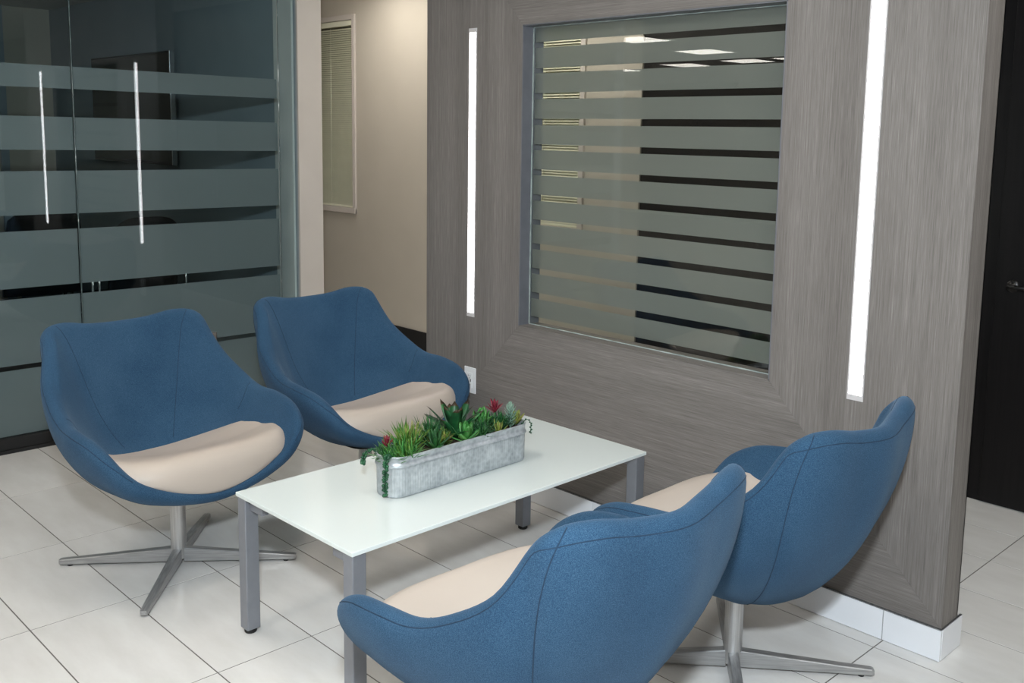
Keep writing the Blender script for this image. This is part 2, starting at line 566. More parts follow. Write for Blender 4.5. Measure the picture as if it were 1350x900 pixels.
# conference room behind the glass
RY = 2.92           # its wall with the screen
GX = -4.93          # glass line
struct(box('wall_conference', -9.0, -4.935, RY, RY + 0.15, 0, CEIL, 'slate_paint'), 'dark slate wall of the meeting room carrying the screen', 'wall')
struct(box('wall_end', -4.935, -4.92, RY, RY + 0.15, 0, CEIL, 'warm_white_paint'), 'narrow pale wall end between glass partition and corridor', 'wall')
struct(box('trim_2', -5.16, -4.965, RY - 0.012, RY, 0.012, 2.467, 'white_paint'), 'pale jamb at the end of the slate meeting room wall', 'trim')
struct(box('wall_conference_corridor', -9.0, -4.935, RY + 0.15, RY + 0.16, 0, CEIL, 'warm_white_paint'), 'pale corridor side of the meeting room wall', 'wall')
struct(box('wall_conference_far', -8.9, -8.77, 0.05, RY, 0, CEIL, 'taupe_paint'), 'taupe far wall of the meeting room', 'wall')
struct(box('wall_conference_front', -8.9, -4.96, -0.05, 0.05, 0, CEIL, 'slate_paint'), 'slate side wall closing the meeting room', 'wall')
struct(box('ceiling_conference', -8.9, -4.99, 0.05, RY, 2.467, 2.50, 'ceiling_paint'), 'low white ceiling of the meeting room', 'ceiling')
struct(box('floor_conference', -8.9, -5.0, 0.05, RY, 0.0, 0.012, 'carpet'), 'grey carpet of the meeting room', 'floor')
struct(box('trim_1', -8.77, -8.74, 2.50, 2.56, 0.012, 2.467, 'slate_paint'), 'dark vertical strip on the far meeting room wall', 'trim')

# glass partition
part = empty('wall_glass', (GX, 1.5, 0))
struct(part, 'frameless glass partition with frosted stripes in front of the meeting room', 'partition')
PY = 1.736
BZ = [(1.702, 1.806), (1.415, 1.570), (1.113, 1.317), (0.773, 1.039), (0.409, 0.723), (0.075, 0.387)]
# lower rail
box('base_rail', -0.045, 0.0, 0.05 - 1.5, RY - 1.5, 0.018, 0.072, 'black_base', part, 0.002)
box('floor_channel', -0.040, 0.004, 0.05 - 1.5, RY - 1.5, 0.0, 0.018, 'black_base', part)
box('head_rail', -0.045, 0.0, 0.05 - 1.5, RY - 1.5, CEIL - 0.06, CEIL, 'silver_paint', part, 0.002)
def panel(y0, y1, yaw, film=True):
    yc = (y0 + y1) / 2
    h = (y1 - y0) / 2 - 0.003
    g = empty('glass_panel', (-0.022, yc - 1.5, 0), yaw, part)
    box('pane', -0.005, 0.005, -h, h, 0.072, CEIL - 0.06, 'partition_glass', g)
    if film:
        for z0, z1 in BZ:
            box('frosted_band', -0.0066, -0.0056, -h, h, z0, z1, 'frosted_film_grey', g)
    return g
panel(0.06, PY, math.radians(0.22))
panel(PY, 2.815, math.radians(0.5))
panel(2.815, RY, 0.0, False)
for yy in (PY, 2.815):
    tube('seal_strip', [(-0.017, yy - 1.5, 0.072), (-0.017, yy - 1.5, CEIL - 0.06)], 0.0028, 'silicone', part, 6)
clip = empty('glass_clip', (-0.012, 2.391 - 1.5, 0.418), 0, part)
box('clip_plate', -0.006, 0.006, -0.026, 0.026, -0.03, 0.03, 'chrome', clip, 0.003)

# screen on the meeting room wall
tv = empty('wall_screen', (-7.05, RY, 1.285))
tag(tv, 'black flat screen mounted on the slate meeting room wall', 'television')
box('back_housing', -0.5, 0.5, -0.055, -0.02, 0.12, 0.62, 'black_plastic', tv, 0.01)
box('wall_bracket', -0.2, 0.2, -0.022, 0.0, 0.2, 0.55, 'black_plastic', tv)
box('screen_frame', -0.67, 0.67, -0.072, -0.042, 0.0, 0.745, 'black_plastic', tv, 0.004)
box('screen_panel', -0.655, 0.655, -0.0735, -0.071, 0.02, 0.732, 'tv_screen', tv)
box('side_trim', 0.664, 0.6735, -0.074, -0.040, 0.0, 0.745, 'chrome', tv, 0.002)

# meeting table and chairs behind the glass
ct = empty('meeting_table', (-7.0, 1.45, 0.012))
tag(ct, 'dark meeting room table behind the glass partition', 'table')
box('table_top', -0.55, 0.55, -1.15, 1.15, 0.69, 0.73, 'table_laminate', ct, 0.006)
for sy in (-0.75, 0.75):
    box('table_leg', -0.28, 0.28, sy - 0.04, sy + 0.04, 0.03, 0.69, 'black_plastic', ct, 0.004)
    box('table_foot', -0.36, 0.36, sy - 0.05, sy + 0.05, 0.0, 0.03, 'black_plastic', ct, 0.004)

def meeting_chair():
    r = empty('meeting_chair')
    # faces -x, back towards +x
    bm = bmesh.new(); box_bm(bm, -0.23, 0.23, -0.235, 0.235, 0.42, 0.49)
    bmesh.ops.bevel(bm, geom=list(bm.edges), offset=0.02, segments=3, affect='EDGES')
    from_bm('seat', bm, 'black_mesh', r, True)
    V, F = [], []
    n, k = 12, 8
    for side in (0, 1):
        for i in range(n + 1):
            for j in range(k + 1):
                u = i / n * 2 - 1; w = j / k
                hw = 0.205 - 0.03 * w ** 3
                x = 0.24 + 0.10 * w ** 1.3 - 0.035 * u * u + (0.03 if side else 0)
                z = 0.50 + 0.49 * w - (0.05 * abs(u) ** 4 if w > 0.9 else 0)
                V.append((x, u * hw, z))
    st = (n + 1) * (k + 1)
    for i in range(n):
        for j in range(k):
            a = i * (k + 1) + j
            q = (a, a + 1, a + k + 2, a + k + 1)
            F.append(q); F.append(tuple(x + st for x in q[::-1]))
    edge = [i * (k + 1) for i in range(n + 1)] + [n * (k + 1) + j for j in range(1, k + 1)] + [i * (k + 1) + k for i in range(n - 1, -1, -1)] + [j for j in range(k - 1, 0, -1)]
    for a, b in zip(edge, edge[1:] + edge[:1]):
        F.append((a, b, b + st, a + st))
    mesh_obj('backrest', V, F, 'black_mesh', r, True)
    for s in (-1, 1):
        y = s * 0.265
        tube('armrest_frame', [(0.23, y, 0.012), (0.24, y, 0.35), (0.24, y, 0.62), (0.20, y, 0.645), (-0.16, y, 0.645), (-0.21, y, 0.62), (-0.23, y, 0.30), (-0.23, y, 0.012)], 0.011, 'chrome', r, 8)
        box('arm_pad', -0.15, 0.19, y - 0.022, y + 0.022, 0.652, 0.672, 'black_plastic', r, 0.006)
    tube('cross_bar', [(0.235, -0.265, 0.44), (0.235, 0.265, 0.44)], 0.011, 'chrome', r, 8)
    tube('cross_bar', [(-0.225, -0.265, 0.40), (-0.225, 0.265, 0.40)], 0.011, 'chrome', r, 8)
    return r
mc = meeting_chair()
mlab = ['black meeting chair behind the glass at the left edge of the picture',
        'black meeting chair behind the glass, middle of the row below the screen',
        'black meeting chair behind the glass nearest the slate wall']
for k, (x, y) in enumerate(((-6.16, 1.30), (-6.16, 1.875), (-6.18, 2.45))):
    o = mc if k == 0 else copy_tree(mc)
    o.location = (x, y, 0.012)
    o.rotation_euler = (0, 0, 0)
    tag(o, mlab[k], 'chair', 'black chairs in the meeting room')
    if k == 1:
        [c for c in o.children if c.name.startswith('backrest')][0].location.z = 0.07

# ------------------------------------------------------------------ timber partition with window and light strips
WY0, WY1 = 2.772, 2.887
WX0, WX1 = -3.57, -1.098
OX0, OX1, OZ0, OZ1 = -2.948, -1.728, 0.735, 1.968
tw = empty('wall_timber', ((WX0 + WX1) / 2, WY0, 0))
struct(tw, 'grey-brown timber veneer partition with mitred grain around a striped window', 'wall')
cxw = tw.location[0]
def wpoly(name, poly, mat, y0=0.0, y1=0.012):
    return prism(name, [(x - cxw, z) for x, z in poly], 'y', y0, y1, mat, tw)
g = 0.0006
ZB, ZT = 0.098, CEIL
LED_L, LED_R = (-3.281, -3.229), (-1.446, -1.390)
LED_Z = (0.732, 1.973)
# side panels are cut around the recessed light strips
def side_panel(xo, xi, led):
    s = 1 if xi > xo else -1
    bm = bmesh.new()
    P = lambda x, z, y: bm.verts.new((x - cxw, y, z))
    outer = [(xo, ZB), (xi, OZ0), (xi, OZ1), (xo, ZT)]
    lo, hi = led
    hole = [(hi if s > 0 else lo, LED_Z[0]), (hi if s > 0 else lo, LED_Z[1]), (lo if s > 0 else hi, LED_Z[1]), (lo if s > 0 else hi, LED_Z[0])]
    # quads around the hole: outer 0 bottom-outer, 1 bottom-inner, 2 top-inner, 3 top-outer; hole 0 inner-bottom,1 inner-top,2 outer-top,3 outer-bottom
    for y, flip in ((0.0, False), (0.012, True)):
        o = [P(x, z, y) for x, z in outer]
        h = [P(x, z, y) for x, z in hole]
        for q in ((o[0], o[1], h[0], h[3]), (o[1], o[2], h[1], h[0]), (o[2], o[3], h[2], h[1]), (o[3], o[0], h[3], h[2])):
            bm.faces.new(q)
        if not flip:
            of, hf = o, h
        else:
            for a, b, c, d in [(of[i], of[(i + 1) % 4], o[(i + 1) % 4], o[i]) for i in range(4)] + [(hf[i], hf[(i + 1) % 4], h[(i + 1) % 4], h[i]) for i in range(4)]:
                bm.faces.new((a, b, c, d))
    return from_bm('wood_panel', bm, 'veneer_upright', tw)
side_panel(WX0, OX0 - g, LED_L)
side_panel(WX1, OX1 + g, LED_R)
wpoly('wood_panel', [(WX0 + g, ZB), (WX1 - g, ZB), (OX1, OZ0), (OX0, OZ0)], 'veneer_level')
wpoly('wood_panel', [(OX0, OZ1), (OX1, OZ1), (WX1 - g, ZT), (WX0 + g, ZT)], 'veneer_level')
# core around the opening, end faces and back
def wbox(name, a, b, c, d, e, f, mat, parent=tw, bev=0.0):
    return box(name, a - cxw, b - cxw, c, d, e, f, mat, parent, bev)
D = WY1 - WY0
wbox('wall_core', WX0 + .004, OX0, 0.03, D - .006, 0.0, ZT, 'taupe_paint')
wbox('wall_core', OX1, WX1 - .004, 0.03, D - .006, 0.0, ZT, 'taupe_paint')
wbox('wall_core', OX0, OX1, 0.012, D - .006, 0.0, OZ0, 'taupe_paint')
wbox('wall_core', OX0, OX1, 0.012, D - .006, OZ1, ZT, 'taupe_paint')
wbox('end_panel', WX1 - .004, WX1, 0.0122, D, ZB, ZT, 'veneer_upright')
wbox('end_panel', WX0, WX0 + .004, 0.012, D, ZB, ZT, 'veneer_upright')
wbox('rear_panel', WX0, OX0, D - .006, D, ZB, ZT, 'veneer_upright')
wbox('rear_panel', OX1, WX1, D - .006, D, ZB, ZT, 'veneer_upright')
wbox('rear_panel', OX0, OX1, D - .006, D, ZB, OZ0, 'veneer_level')
wbox('rear_panel', OX0, OX1, D - .006, D, OZ1, ZT, 'veneer_level')
# reveal lining
wbox('reveal', OX0 - .001, OX0 + .004, 0.0, D, OZ0, OZ1, 'reveal_grey')
wbox('reveal', OX1 - .004, OX1 + .001, 0.0, D, OZ0, OZ1, 'reveal_grey')
wbox('reveal', OX0, OX1, 0.0, D, OZ0 - .001, OZ0 + .004, 'veneer_level')
wbox('reveal', OX0, OX1, 0.0, D, OZ1 - .004, OZ1 + .001, 'reveal_grey')

# striped window pane in the opening
win = empty('window_3', ((OX0 + OX1) / 2, WY0 + 0.058, OZ0))
struct(win, 'striped frosted glass pane set in the timber partition', 'window')
hwx = (OX1 - OX0) / 2 - 0.0045
hz = OZ1 - OZ0
box('pane', -hwx, hwx, 0.0, 0.010, 0.0045, hz - 0.0045, 'window_glass', win)
gaps = [(1.881, 1.904), (1.779, 1.800), (1.675, 1.700), (1.570, 1.596), (1.468, 1.492), (1.365, 1.390), (1.260, 1.286), (1.160, 1.182), (1.057, 1.082), (0.953, 0.978), (0.848, 0.875), (0.744, 0.772)]
edges = [OZ1 - 0.0045]
for a, b in gaps:
    edges += [b, a]
edges.append(None)
for k in range(0, len(edges) - 1, 2):
    zt, zb = edges[k], edges[k + 1]
    if zb is None:
        continue
    box('frosted_band', -hwx, hwx, 0.0106, 0.0116, zb - OZ0, zt - OZ0, 'frosted_film', win)
for a in ((-hwx, -hwx + 0.004, -0.004, 0.0, 0.0045, hz - 0.0045), (hwx - 0.004, hwx, -0.004, 0.0, 0.0045, hz - 0.0045),
          (-hwx, hwx, -0.004, 0.0, 0.0045, 0.0085), (-hwx, hwx, -0.004, 0.0, hz - 0.0085, hz - 0.0045)):
    box('glazing_bead', *a, 'glass_edge', win)

# light strips
def led(rng, label):
    o = empty('light_strip', ((rng[0] + rng[1]) / 2, WY0, LED_Z[0]))
    tag(o, label, 'wall light', 'vertical light strips in the timber wall')
    w = (rng[1] - rng[0]) / 2
    h = LED_Z[1] - LED_Z[0]
    t = 0.0055
    box('diffuser', -w + t, w - t, -0.001, 0.006, 0.018, h - 0.018, 'led_diffuser', o)
    box('side_rail', -w + .0003, -w + t, -0.002, 0.014, 0.0, h, 'led_frame', o)
    box('side_rail', w - t, w - .0003, -0.002, 0.014, 0.0, h, 'led_frame', o)
    box('end_cap', -w + t, w - t, -0.002, 0.014, 0.0, 0.018, 'led_frame', o)
    box('end_cap', -w + t, w - t, -0.002, 0.014, h - 0.018, h, 'led_frame', o)
    box('back_channel', -w + t, w - t, 0.008, 0.014, 0.018, h - 0.018, 'led_frame', o)
led(LED_L, 'vertical white light strip left of the striped window')
led(LED_R, 'vertical white light strip right of the striped window')

# tiled plinth
bb = empty('baseboard_timber', (cxw, 2.762, 0))
struct(bb, 'white glazed tile plinth along the foot of the timber partition', 'baseboard')
BH = 0.098
x = -1.275
cuts = [-1.0925]
while x > WX0:
    cuts.append(x); x -= 0.6115
cuts.append(WX0 - 0.008)
for a, b in zip(cuts[:-1], cuts[1:]):
    box('plinth_tile', b + 0.0012 - cxw, a - 0.0012 - cxw, 0.0, 0.0095, 0.002, BH, 'wall_tile', bb, 0.0006, 1)
box('plinth_tile', -1.1018 - cxw, -1.0925 - cxw, 0.0105, 0.150, 0.002, BH, 'wall_tile', bb, 0.0006, 1)
box('plinth_tile', WX0 - 0.008 - cxw, WX0 - cxw, 0.0105, 0.140, 0.002, BH, 'wall_tile', bb, 0.0006, 1)
box('edge_trim', WX0 - cxw, -1.0945 - cxw, 0.002, 0.0098, BH, BH + 0.003, 'edge_trim', bb)
box('edge_trim', -1.100 - cxw, -1.0935 - cxw, 0.011, 0.150, BH, BH + 0.003, 'edge_trim', bb)
box('grout_bed', WX0 - cxw, -1.0955 - cxw, 0.004, 0.009, 0.0, BH - 0.002, 'grout', bb)

# socket
ol = empty('wall_outlet', (-3.252, WY0, 0.447))
tag(ol, 'white duplex power outlet low on the timber wall', 'outlet')
box('cover_plate', -0.037, 0.037, -0.006, 0.0, -0.058, 0.058, 'outlet_plastic', ol, 0.002)
rc = box('receptacle', -0.017, 0.017, -0.009, -0.005, -0.034, 0.034, 'outlet_plastic', ol, 0.001)
for dz in (-0.020, 0.020):
    for dx, h in ((-0.0065, 0.008), (0.0065, 0.0065)):
        box('slot', dx - 0.0012, dx + 0.0012, -0.0024, -0.0019, dz - h / 2, dz + h / 2, 'outlet_dark', rc)
    sl = lathe('ground_hole', [(0.0, 0), (0.0026, 0), (0.0026, 0.0006), (0, 0.0006)], 'outlet_dark', rc, 12)
    sl.location = (0, -0.0019, dz - 0.010); sl.rotation_euler = (math.radians(90), 0, 0)
for dx in (-0.0085, 0.0085):
    box('usb_port', dx - 0.0032, dx + 0.0032, -0.0024, -0.0019, -0.006, 0.006, 'outlet_dark', rc)

# ------------------------------------------------------------------ ceiling troffers
def troffer():
    o = empty('ceiling_light')
    box('diffuser', -0.285, 0.285, -0.285, 0.285, -0.010, -0.004, 'troffer_diffuser', o)
    for s in (-1, 1):
        box('frame', s * 0.2925 - 0.0075, s * 0.2925 + 0.0075, -0.30, 0.30, -0.014, 0.0, 'white_paint', o)
        box('frame', -0.285, 0.285, s * 0.2925 - 0.0075, s * 0.2925 + 0.0075, -0.014, 0.0, 'white_paint', o)
    return o
spots = [(-7.1, -2.72, 'square ceiling light reflected largest in the striped pane'), (-7.35, -4.3, 'square ceiling light reflected second largest in the striped pane'),
         (-8.9, -5.95, None), (-7.7, -5.75, None), (-6.9, -5.75, None), (-10.5, -6.3, None), (-10.3, -3.4, None),
         (-2.3, -0.5, None), (-3.9, 0.7, None), (-0.2, -0.7, None), (-1.9, -2.6, None), (0.9, 1.7, None), (-0.4, 3.5, None), (-3.9, -2.6, None),  # unseen troffers around the lounge, added for illumination
         (-5.6, 3.64, None), (-3.9, 3.60, None), (1.8, -2.4, None), (-2.4, 1.35, None)]  # second one placed to brighten the wall behind the pane, last two added for illumination
tr0 = troffer()
for k, (x, y, lab) in enumerate(spots):
    o = tr0 if k == 0 else copy_tree(tr0)
    o.location = (x, y, CEIL)
    tag(o, lab or 'square ceiling light outside the picture, in a set partly added for illumination', 'ceiling light', 'square office ceiling lights')

# ------------------------------------------------------------------ lounge chairs
def catmull(P, closed, per):
    out = []
    n = len(P)
    for i in range(n if closed else n - 1):
        g_ = lambda k: P[k % n] if closed else P[min(max(k, 0), n - 1)]
        p0, p1, p2, p3 = g_(i - 1), g_(i), g_(i + 1), g_(i + 2)
        for s in range(per):
            t = s / per
            out.append(tuple(0.5 * (2 * b + (c - a) * t + (2 * a - 5 * b + 4 * c - d) * t * t + (3 * b - a - 3 * c + d) * t ** 3) for a, b, c, d in zip(p0, p1, p2, p3)))
    if not closed:
        out.append(tuple(P[-1]))
    return out

# half rim, front median to back median: x, y, z, half thickness, outward swell, drop fraction
RIM = [
    # x, y, z, half thickness, outward swell, belly lift, belly reach
    (0.2922, 0.0000, 0.3385, 0.0138, 0.0062, 0.0418, 0.7943),
    (0.2956, 0.1225, 0.3643, 0.0141, 0.0065, 0.0500, 0.7895),
    (0.2865, 0.2218, 0.4055, 0.0172, 0.0080, 0.0654, 0.7607),
    (0.2729, 0.2874, 0.4516, 0.0219, 0.0120, 0.0756, 0.7269),
    (0.2405, 0.3294, 0.5095, 0.0274, 0.0167, 0.0762, 0.7039),
    (0.1657, 0.3499, 0.5517, 0.0310, 0.0202, 0.0688, 0.6881),
    (0.0643, 0.3571, 0.5691, 0.0313, 0.0233, 0.0600, 0.6854),
    (-0.0359, 0.3476, 0.5767, 0.0295, 0.0242, 0.0541, 0.6657),
    (-0.1301, 0.3372, 0.6159, 0.0286, 0.0232, 0.0358, 0.6608),
    (-0.2300, 0.3150, 0.6857, 0.0286, 0.0232, 0.0186, 0.6585),
    (-0.2911, 0.2804, 0.7900, 0.0285, 0.0240, 0.0073, 0.6440),
    (-0.3394, 0.2642, 0.8330, 0.0285, 0.0242, -0.0022, 0.6092),
    (-0.3713, 0.1988, 0.8400, 0.0289, 0.0253, -0.0158, 0.6034),
    (-0.3860, 0.1082, 0.8235, 0.0279, 0.0275, -0.0287, 0.6198),
    (-0.4040, 0.0000, 0.8160, 0.0276, 0.0304, -0.0350, 0.6311),
]
BC = Vector((-0.01, 0.0, 0.265))
PER = 5
loop = RIM + [(a, -b, c, d, e, f, q) for a, b, c, d, e, f, q in RIM[-2:0:-1]]
LOOP = catmull(loop, True, PER)
NS = len(LOOP)
NTT = 22
def mid(si, t):
    x, y, z, w, sw, lift, reach = LOOP[si % NS]
    dr = 0.40
    C = Vector((x, y, z))
    rad = Vector((x - BC.x, y - BC.y, 0)); L = rad.length; rad.normalize()
    hgt = z - BC.z
    P1 = C + rad * sw + Vector((0, 0, -dr * hgt))
    P2 = Vector((BC.x, BC.y, BC.z + lift)) + rad * (L * reach)
    u = 1 - t
    return C * u ** 3 * 0 + BC * (u ** 3) + P2 * (3 * u * u * t) + P1 * (3 * u * t * t) + C * (t ** 3)
TS = [1 - (1 - k / NTT) ** 1.9 for k in range(NTT + 1)]
TS = [0.06 + 0.94 * t for t in TS]

def shell_frames():
    G = [[mid(s, t) for t in TS] for s in range(NS)]
    O, I = [], []
    for s in range(NS):
        rowO, rowI = [], []
        # arc length to the rim
        acc = [0.0] * (NTT + 1)
        for k in range(NTT - 1, -1, -1):
            acc[k] = acc[k + 1] + (G[s][k + 1] - G[s][k]).length
        w0 = LOOP[s][3]
        for k in range(NTT + 1):
            ds = G[(s + 1) % NS][k] - G[s - 1][k]
            dt = G[s][min(k + 1, NTT)] - G[s][max(k - 1, 0)]
            n = dt.cross(ds)
            n.normalize()
            d = acc[k]
            r = w0 * 1.25
            w = w0 if d >= r else w0 * math.sqrt(max(0.0, 1 - (1 - d / r) ** 2))
            rowO.append(G[s][k] + n * w)
            e = lambda a, b: (lambda q: q * q * (3 - 2 * q))(max(0.0, min(1.0, (d - a) / (b - a))))
            pad = 0.026 * e(0.02, 0.15) * (1 - e(0.24, 0.38)) * (1.0 if G[s][k].x < 0.2 else 0.3)
            rowI.append((G[s][k] - n * w, n, pad))
        O.append(rowO); I.append(rowI)
    flip = O[14 * PER][NTT // 2].x > I[14 * PER][NTT // 2][0].x
    I2 = []
    for s in range(NS):
        row = []
        for k in range(NTT + 1):
            p, n, pad = I[s][k]
            if flip:
                row.append(O[s][k] + n * pad)
                O[s][k] = p
            else:
                row.append(p - n * pad)
        I2.append(row)
    for it in range(40):
        J = [list(r) for r in I2]
        for s in range(NS):
            A, B = I2[s - 1], I2[(s + 1) % NS]
            for k in range(2, NTT - 2):
                f = min(1.0, (NTT - 2 - k) / 4.0) * 0.5
                avg = (A[k] + B[k]) * 0.35 + (I2[s][k - 1] + I2[s][k + 1]) * 0.15
                J[s][k] = I2[s][k].lerp(avg, f)
        I2 = J
    return G, O, I2
G_, OUT_, INN_ = shell_frames()
def make_lounge_chair():
    root = empty('lounge_chair')
    V, F = [], []
    ring = []
    for s in range(NS):
        row = [OUT_[s][k] for k in range(NTT)] + [G_[s][NTT]] + [INN_[s][k] for k in range(NTT - 1, -1, -1)]
        ring.append(row)
    M = len(ring[0])
    for row in ring:
        V += row
    for s in range(NS):
        q = (s + 1) % NS
        for k in range(M - 1):
            F.append((s * M + k, q * M + k, q * M + k + 1, s * M + k + 1))
    F.append(tuple(s * M for s in range(NS)))
    F.append(tuple(s * M + M - 1 for s in range(NS))[::-1])
    bm = bmesh.new()
    vs = [bm.verts.new(v) for v in V]
    for f in F:
        bm.faces.new([vs[i] for i in f])
    shell = from_bm('shell', bm, 'blue_wool', root, True)
    # seams
    kk = NTT - 4
    r0, r1 = 3 * PER, NS - 3 * PER
    pts = []
    for s in range(r0, r1 + 1):
        n = (OUT_[s][kk] - INN_[s][kk]).normalized()
        pts.append(OUT_[s][kk] - n * 0.0006)
    tube('rim_seam', pts, 0.0015, 'seam_thread', shell, 6)
    def along(grid, s0, s1, k0, sgn):
        out = []
        for k in range(k0, NTT):
            t = (k - k0) / (NTT - k0)
            f = (s1 + (s0 - s1) * t ** 0.8) * PER
            i0 = int(f); fr = f - i0
            A, B = (i0, i0 + 1) if sgn > 0 else ((-i0) % NS, (-i0 - 1) % NS)
            out.append(grid[A][k].lerp(grid[B][k], fr))
        return out
    for sgn in (1, -1):
        rimp = along(G_, 11.3, 11.3, NTT - 1, sgn)
        tube('back_seam', along(OUT_, 11.3, 9.4, 2, sgn), 0.0014, 'seam_thread', shell, 6)
        tube('inner_seam', along(INN_, 11.3, 12.1, 4, sgn), 0.0010, 'seam_thread', shell, 6)
        tube('arm_seam', along(INN_, 7.3, 7.3, 10, sgn), 0.0010, 'seam_thread', shell, 6)
    # cushion
    OUTL = [(0.300, 0.0), (0.300, 0.11), (0.290, 0.20), (0.262, 0.272), (0.205, 0.314), (0.12, 0.326), (0.02, 0.324), (-0.07, 0.306), (-0.14, 0.256), (-0.190, 0.198), (-0.232, 0.11), (-0.245, 0.0)]
    ol_ = OUTL + [(x, -y) for x, y in OUTL[-2:0:-1]]
    C = catmull(ol_, True, 4)
    def lerp_tab(tab, x):
        for (a, fa), (b, fb) in zip(tab[:-1], tab[1:]):
            if x <= b:
                t = max(0.0, (x - a) / (b - a)); t = t * t * (3 - 2 * t) * 0.4 + t * 0.6
                return fa + (fb - fa) * t
        return tab[-1][1]
    tab = [(-0.28, 0.366), (-0.15, 0.377), (0.0, 0.404), (0.10, 0.432), (0.17, 0.458), (0.22, 0.473), (0.26, 0.478), (0.32, 0.475)]
    def ztop(x, y):
        side = (abs(y) / 0.31) ** 2.0
        f = max(0.0, min(1.0, (0.26 - x) / 0.26))
        return lerp_tab(tab, x) + 0.086 * side * f - 0.006 * (1 - f) * side
    RH = [0.0, 0.2, 0.4, 0.55, 0.68, 0.78, 0.85, 0.90, 0.935, 0.96, 0.98, 0.992, 1.0]
    CV, CF = [(0.0, 0.0, ztop(0, 0))], []
    nC = len(C)
    for rho in RH[1:]:
        for (cx, cy) in C:
            L = math.hypot(cx, cy)
            px, py = cx * rho, cy * rho
            d = L * (1 - rho)
            fr = max(0.0, min(1.0, (cx - 0.10) / 0.17))
            r = 0.022 + 0.040 * fr
            drop = 0 if d >= r else r - math.sqrt(max(0, r * r - (r - d) ** 2))
            CV.append((px, py, ztop(px, py) - drop * (1.0)))
    # front skirt, then an underside that follows the top closely at sides and back
    for sc_, dz in ((1.0, 0.35), (0.99, 0.75), (0.965, 1.0), (0.80, None)):
        for (cx, cy) in C:
            fr = max(0.0, min(1.0, (cx - 0.10) / 0.17))
            r = 0.022 + 0.040 * fr
            top = ztop(cx, cy) - r
            low = 0.328 + 0.115 * (abs(cy) / 0.29) ** 2
            bot = min(top - 0.004, top - 0.004 - fr * (top - 0.004 - low))
            if dz is None:
                z = ztop(cx * sc_, cy * sc_) - 0.030 - 0.03 * fr
            else:
                z = top + (bot - top) * dz
            CV.append((cx * sc_, cy * sc_, z))
    nr = len(RH) - 1 + 4
    for i in range(nC):
        CF.append((0, 1 + i, 1 + (i + 1) % nC))
    for q in range(nr - 1):
        for i in range(nC):
            a, b = 1 + q * nC + i, 1 + q * nC + (i + 1) % nC
            CF.append((a, a + nC, b + nC, b))
    last = len(CV)
    CV.append((0.0, 0.0, ztop(0, 0) - 0.03))
    for i in range(nC):
        CF.append((1 + (nr - 1) * nC + i, last, 1 + (nr - 1) * nC + (i + 1) % nC))
    bm = bmesh.new()
    vs = [bm.verts.new(v) for v in CV]
    for f in CF:
        bm.faces.new([vs[i] for i in f])
    from_bm('seat_cushion', bm, 'beige_vinyl', root, True)
    # pedestal
    lathe('pedestal_post', [(0.0, 0.022), (0.0265, 0.022), (0.0265, 0.27), (0.0, 0.27)], 'brushed_steel', root, 40, smooth=False)
    smooth_by_angle(root.children[-1])
    lathe('seat_plate', [(0.0, 0.246), (0.075, 0.246), (0.095, 0.256), (0.0, 0.256)], 'black_rubber', root, 32)
    for k in range(4):
        a = math.pi / 2 * k
        bm = bmesh.new()
        sec = [(0.020, 0.0150, 0.010, 0.060), (0.15, 0.0145, 0.009, 0.047), (0.30, 0.0135, 0.008, 0.033), (0.398, 0.0125, 0.006, 0.0245), (0.405, 0.0105, 0.008, 0.0225)]
        rows = []
        for r, hw, z0, z1 in sec:
            rows.append([bm.verts.new((r, sy * hw * m_, z)) for sy, m_, z in ((-1, .8, z0), (1, .8, z0), (1, 1, z0 + .003), (1, 1, z1 - .0025), (1, .82, z1), (-1, .82, z1), (-1, 1, z1 - .0025), (-1, 1, z0 + .003))])
        for p, q in zip(rows[:-1], rows[1:]):
            for i in range(8):
                bm.faces.new((p[i], p[(i + 1) % 8], q[(i + 1) % 8], q[i]))
        bm.faces.new(rows[0]); bm.faces.new(rows[-1][::-1])
        lg = from_bm('base_leg', bm, 'satin_steel', root)
        lg.rotation_euler = (0, 0, a)
        gl = lathe('glide', [(0.0, 0.0005), (0.009, 0.0005), (0.010, 0.003), (0.010, 0.009), (0.0, 0.009)], 'black_rubber', lg, 16)
        gl.location = (0.370, 0, 0)
    return root

chair0 = make_lounge_chair()
CH = [  # x, y, facing deg, base star deg (world), label
    (-3.262, 1.434, 4.0, 50.5, 'blue lounge chair with beige seat at the left, nearest the glass partition'),
    (-3.3215, 2.26, 3.0, 47.0, 'blue lounge chair with beige seat beside the wall outlet, behind the planter'),
    (-1.503, 1.472, 179.2, 45.0, 'blue lounge chair seen from behind in the foreground, cut by the lower edge'),
    (-1.503, 2.288, 181.5, 40.3, 'blue lounge chair seen from behind in front of the right light strip'),
]
for k, (x, y, fa, st, lab) in enumerate(CH):
    o = chair0 if k == 0 else copy_tree(chair0)
    o.location = (x, y, 0)
    o.rotation_euler = (0, 0, math.radians(fa))
    tag(o, lab, 'chair', 'blue lounge chairs around the low table')
    legs = [c for c in o.children if c.name.startswith('base_leg')]
    for i, c in enumerate(legs):
        c.rotation_euler = (0, 0, math.radians(st - fa + 90 * i))

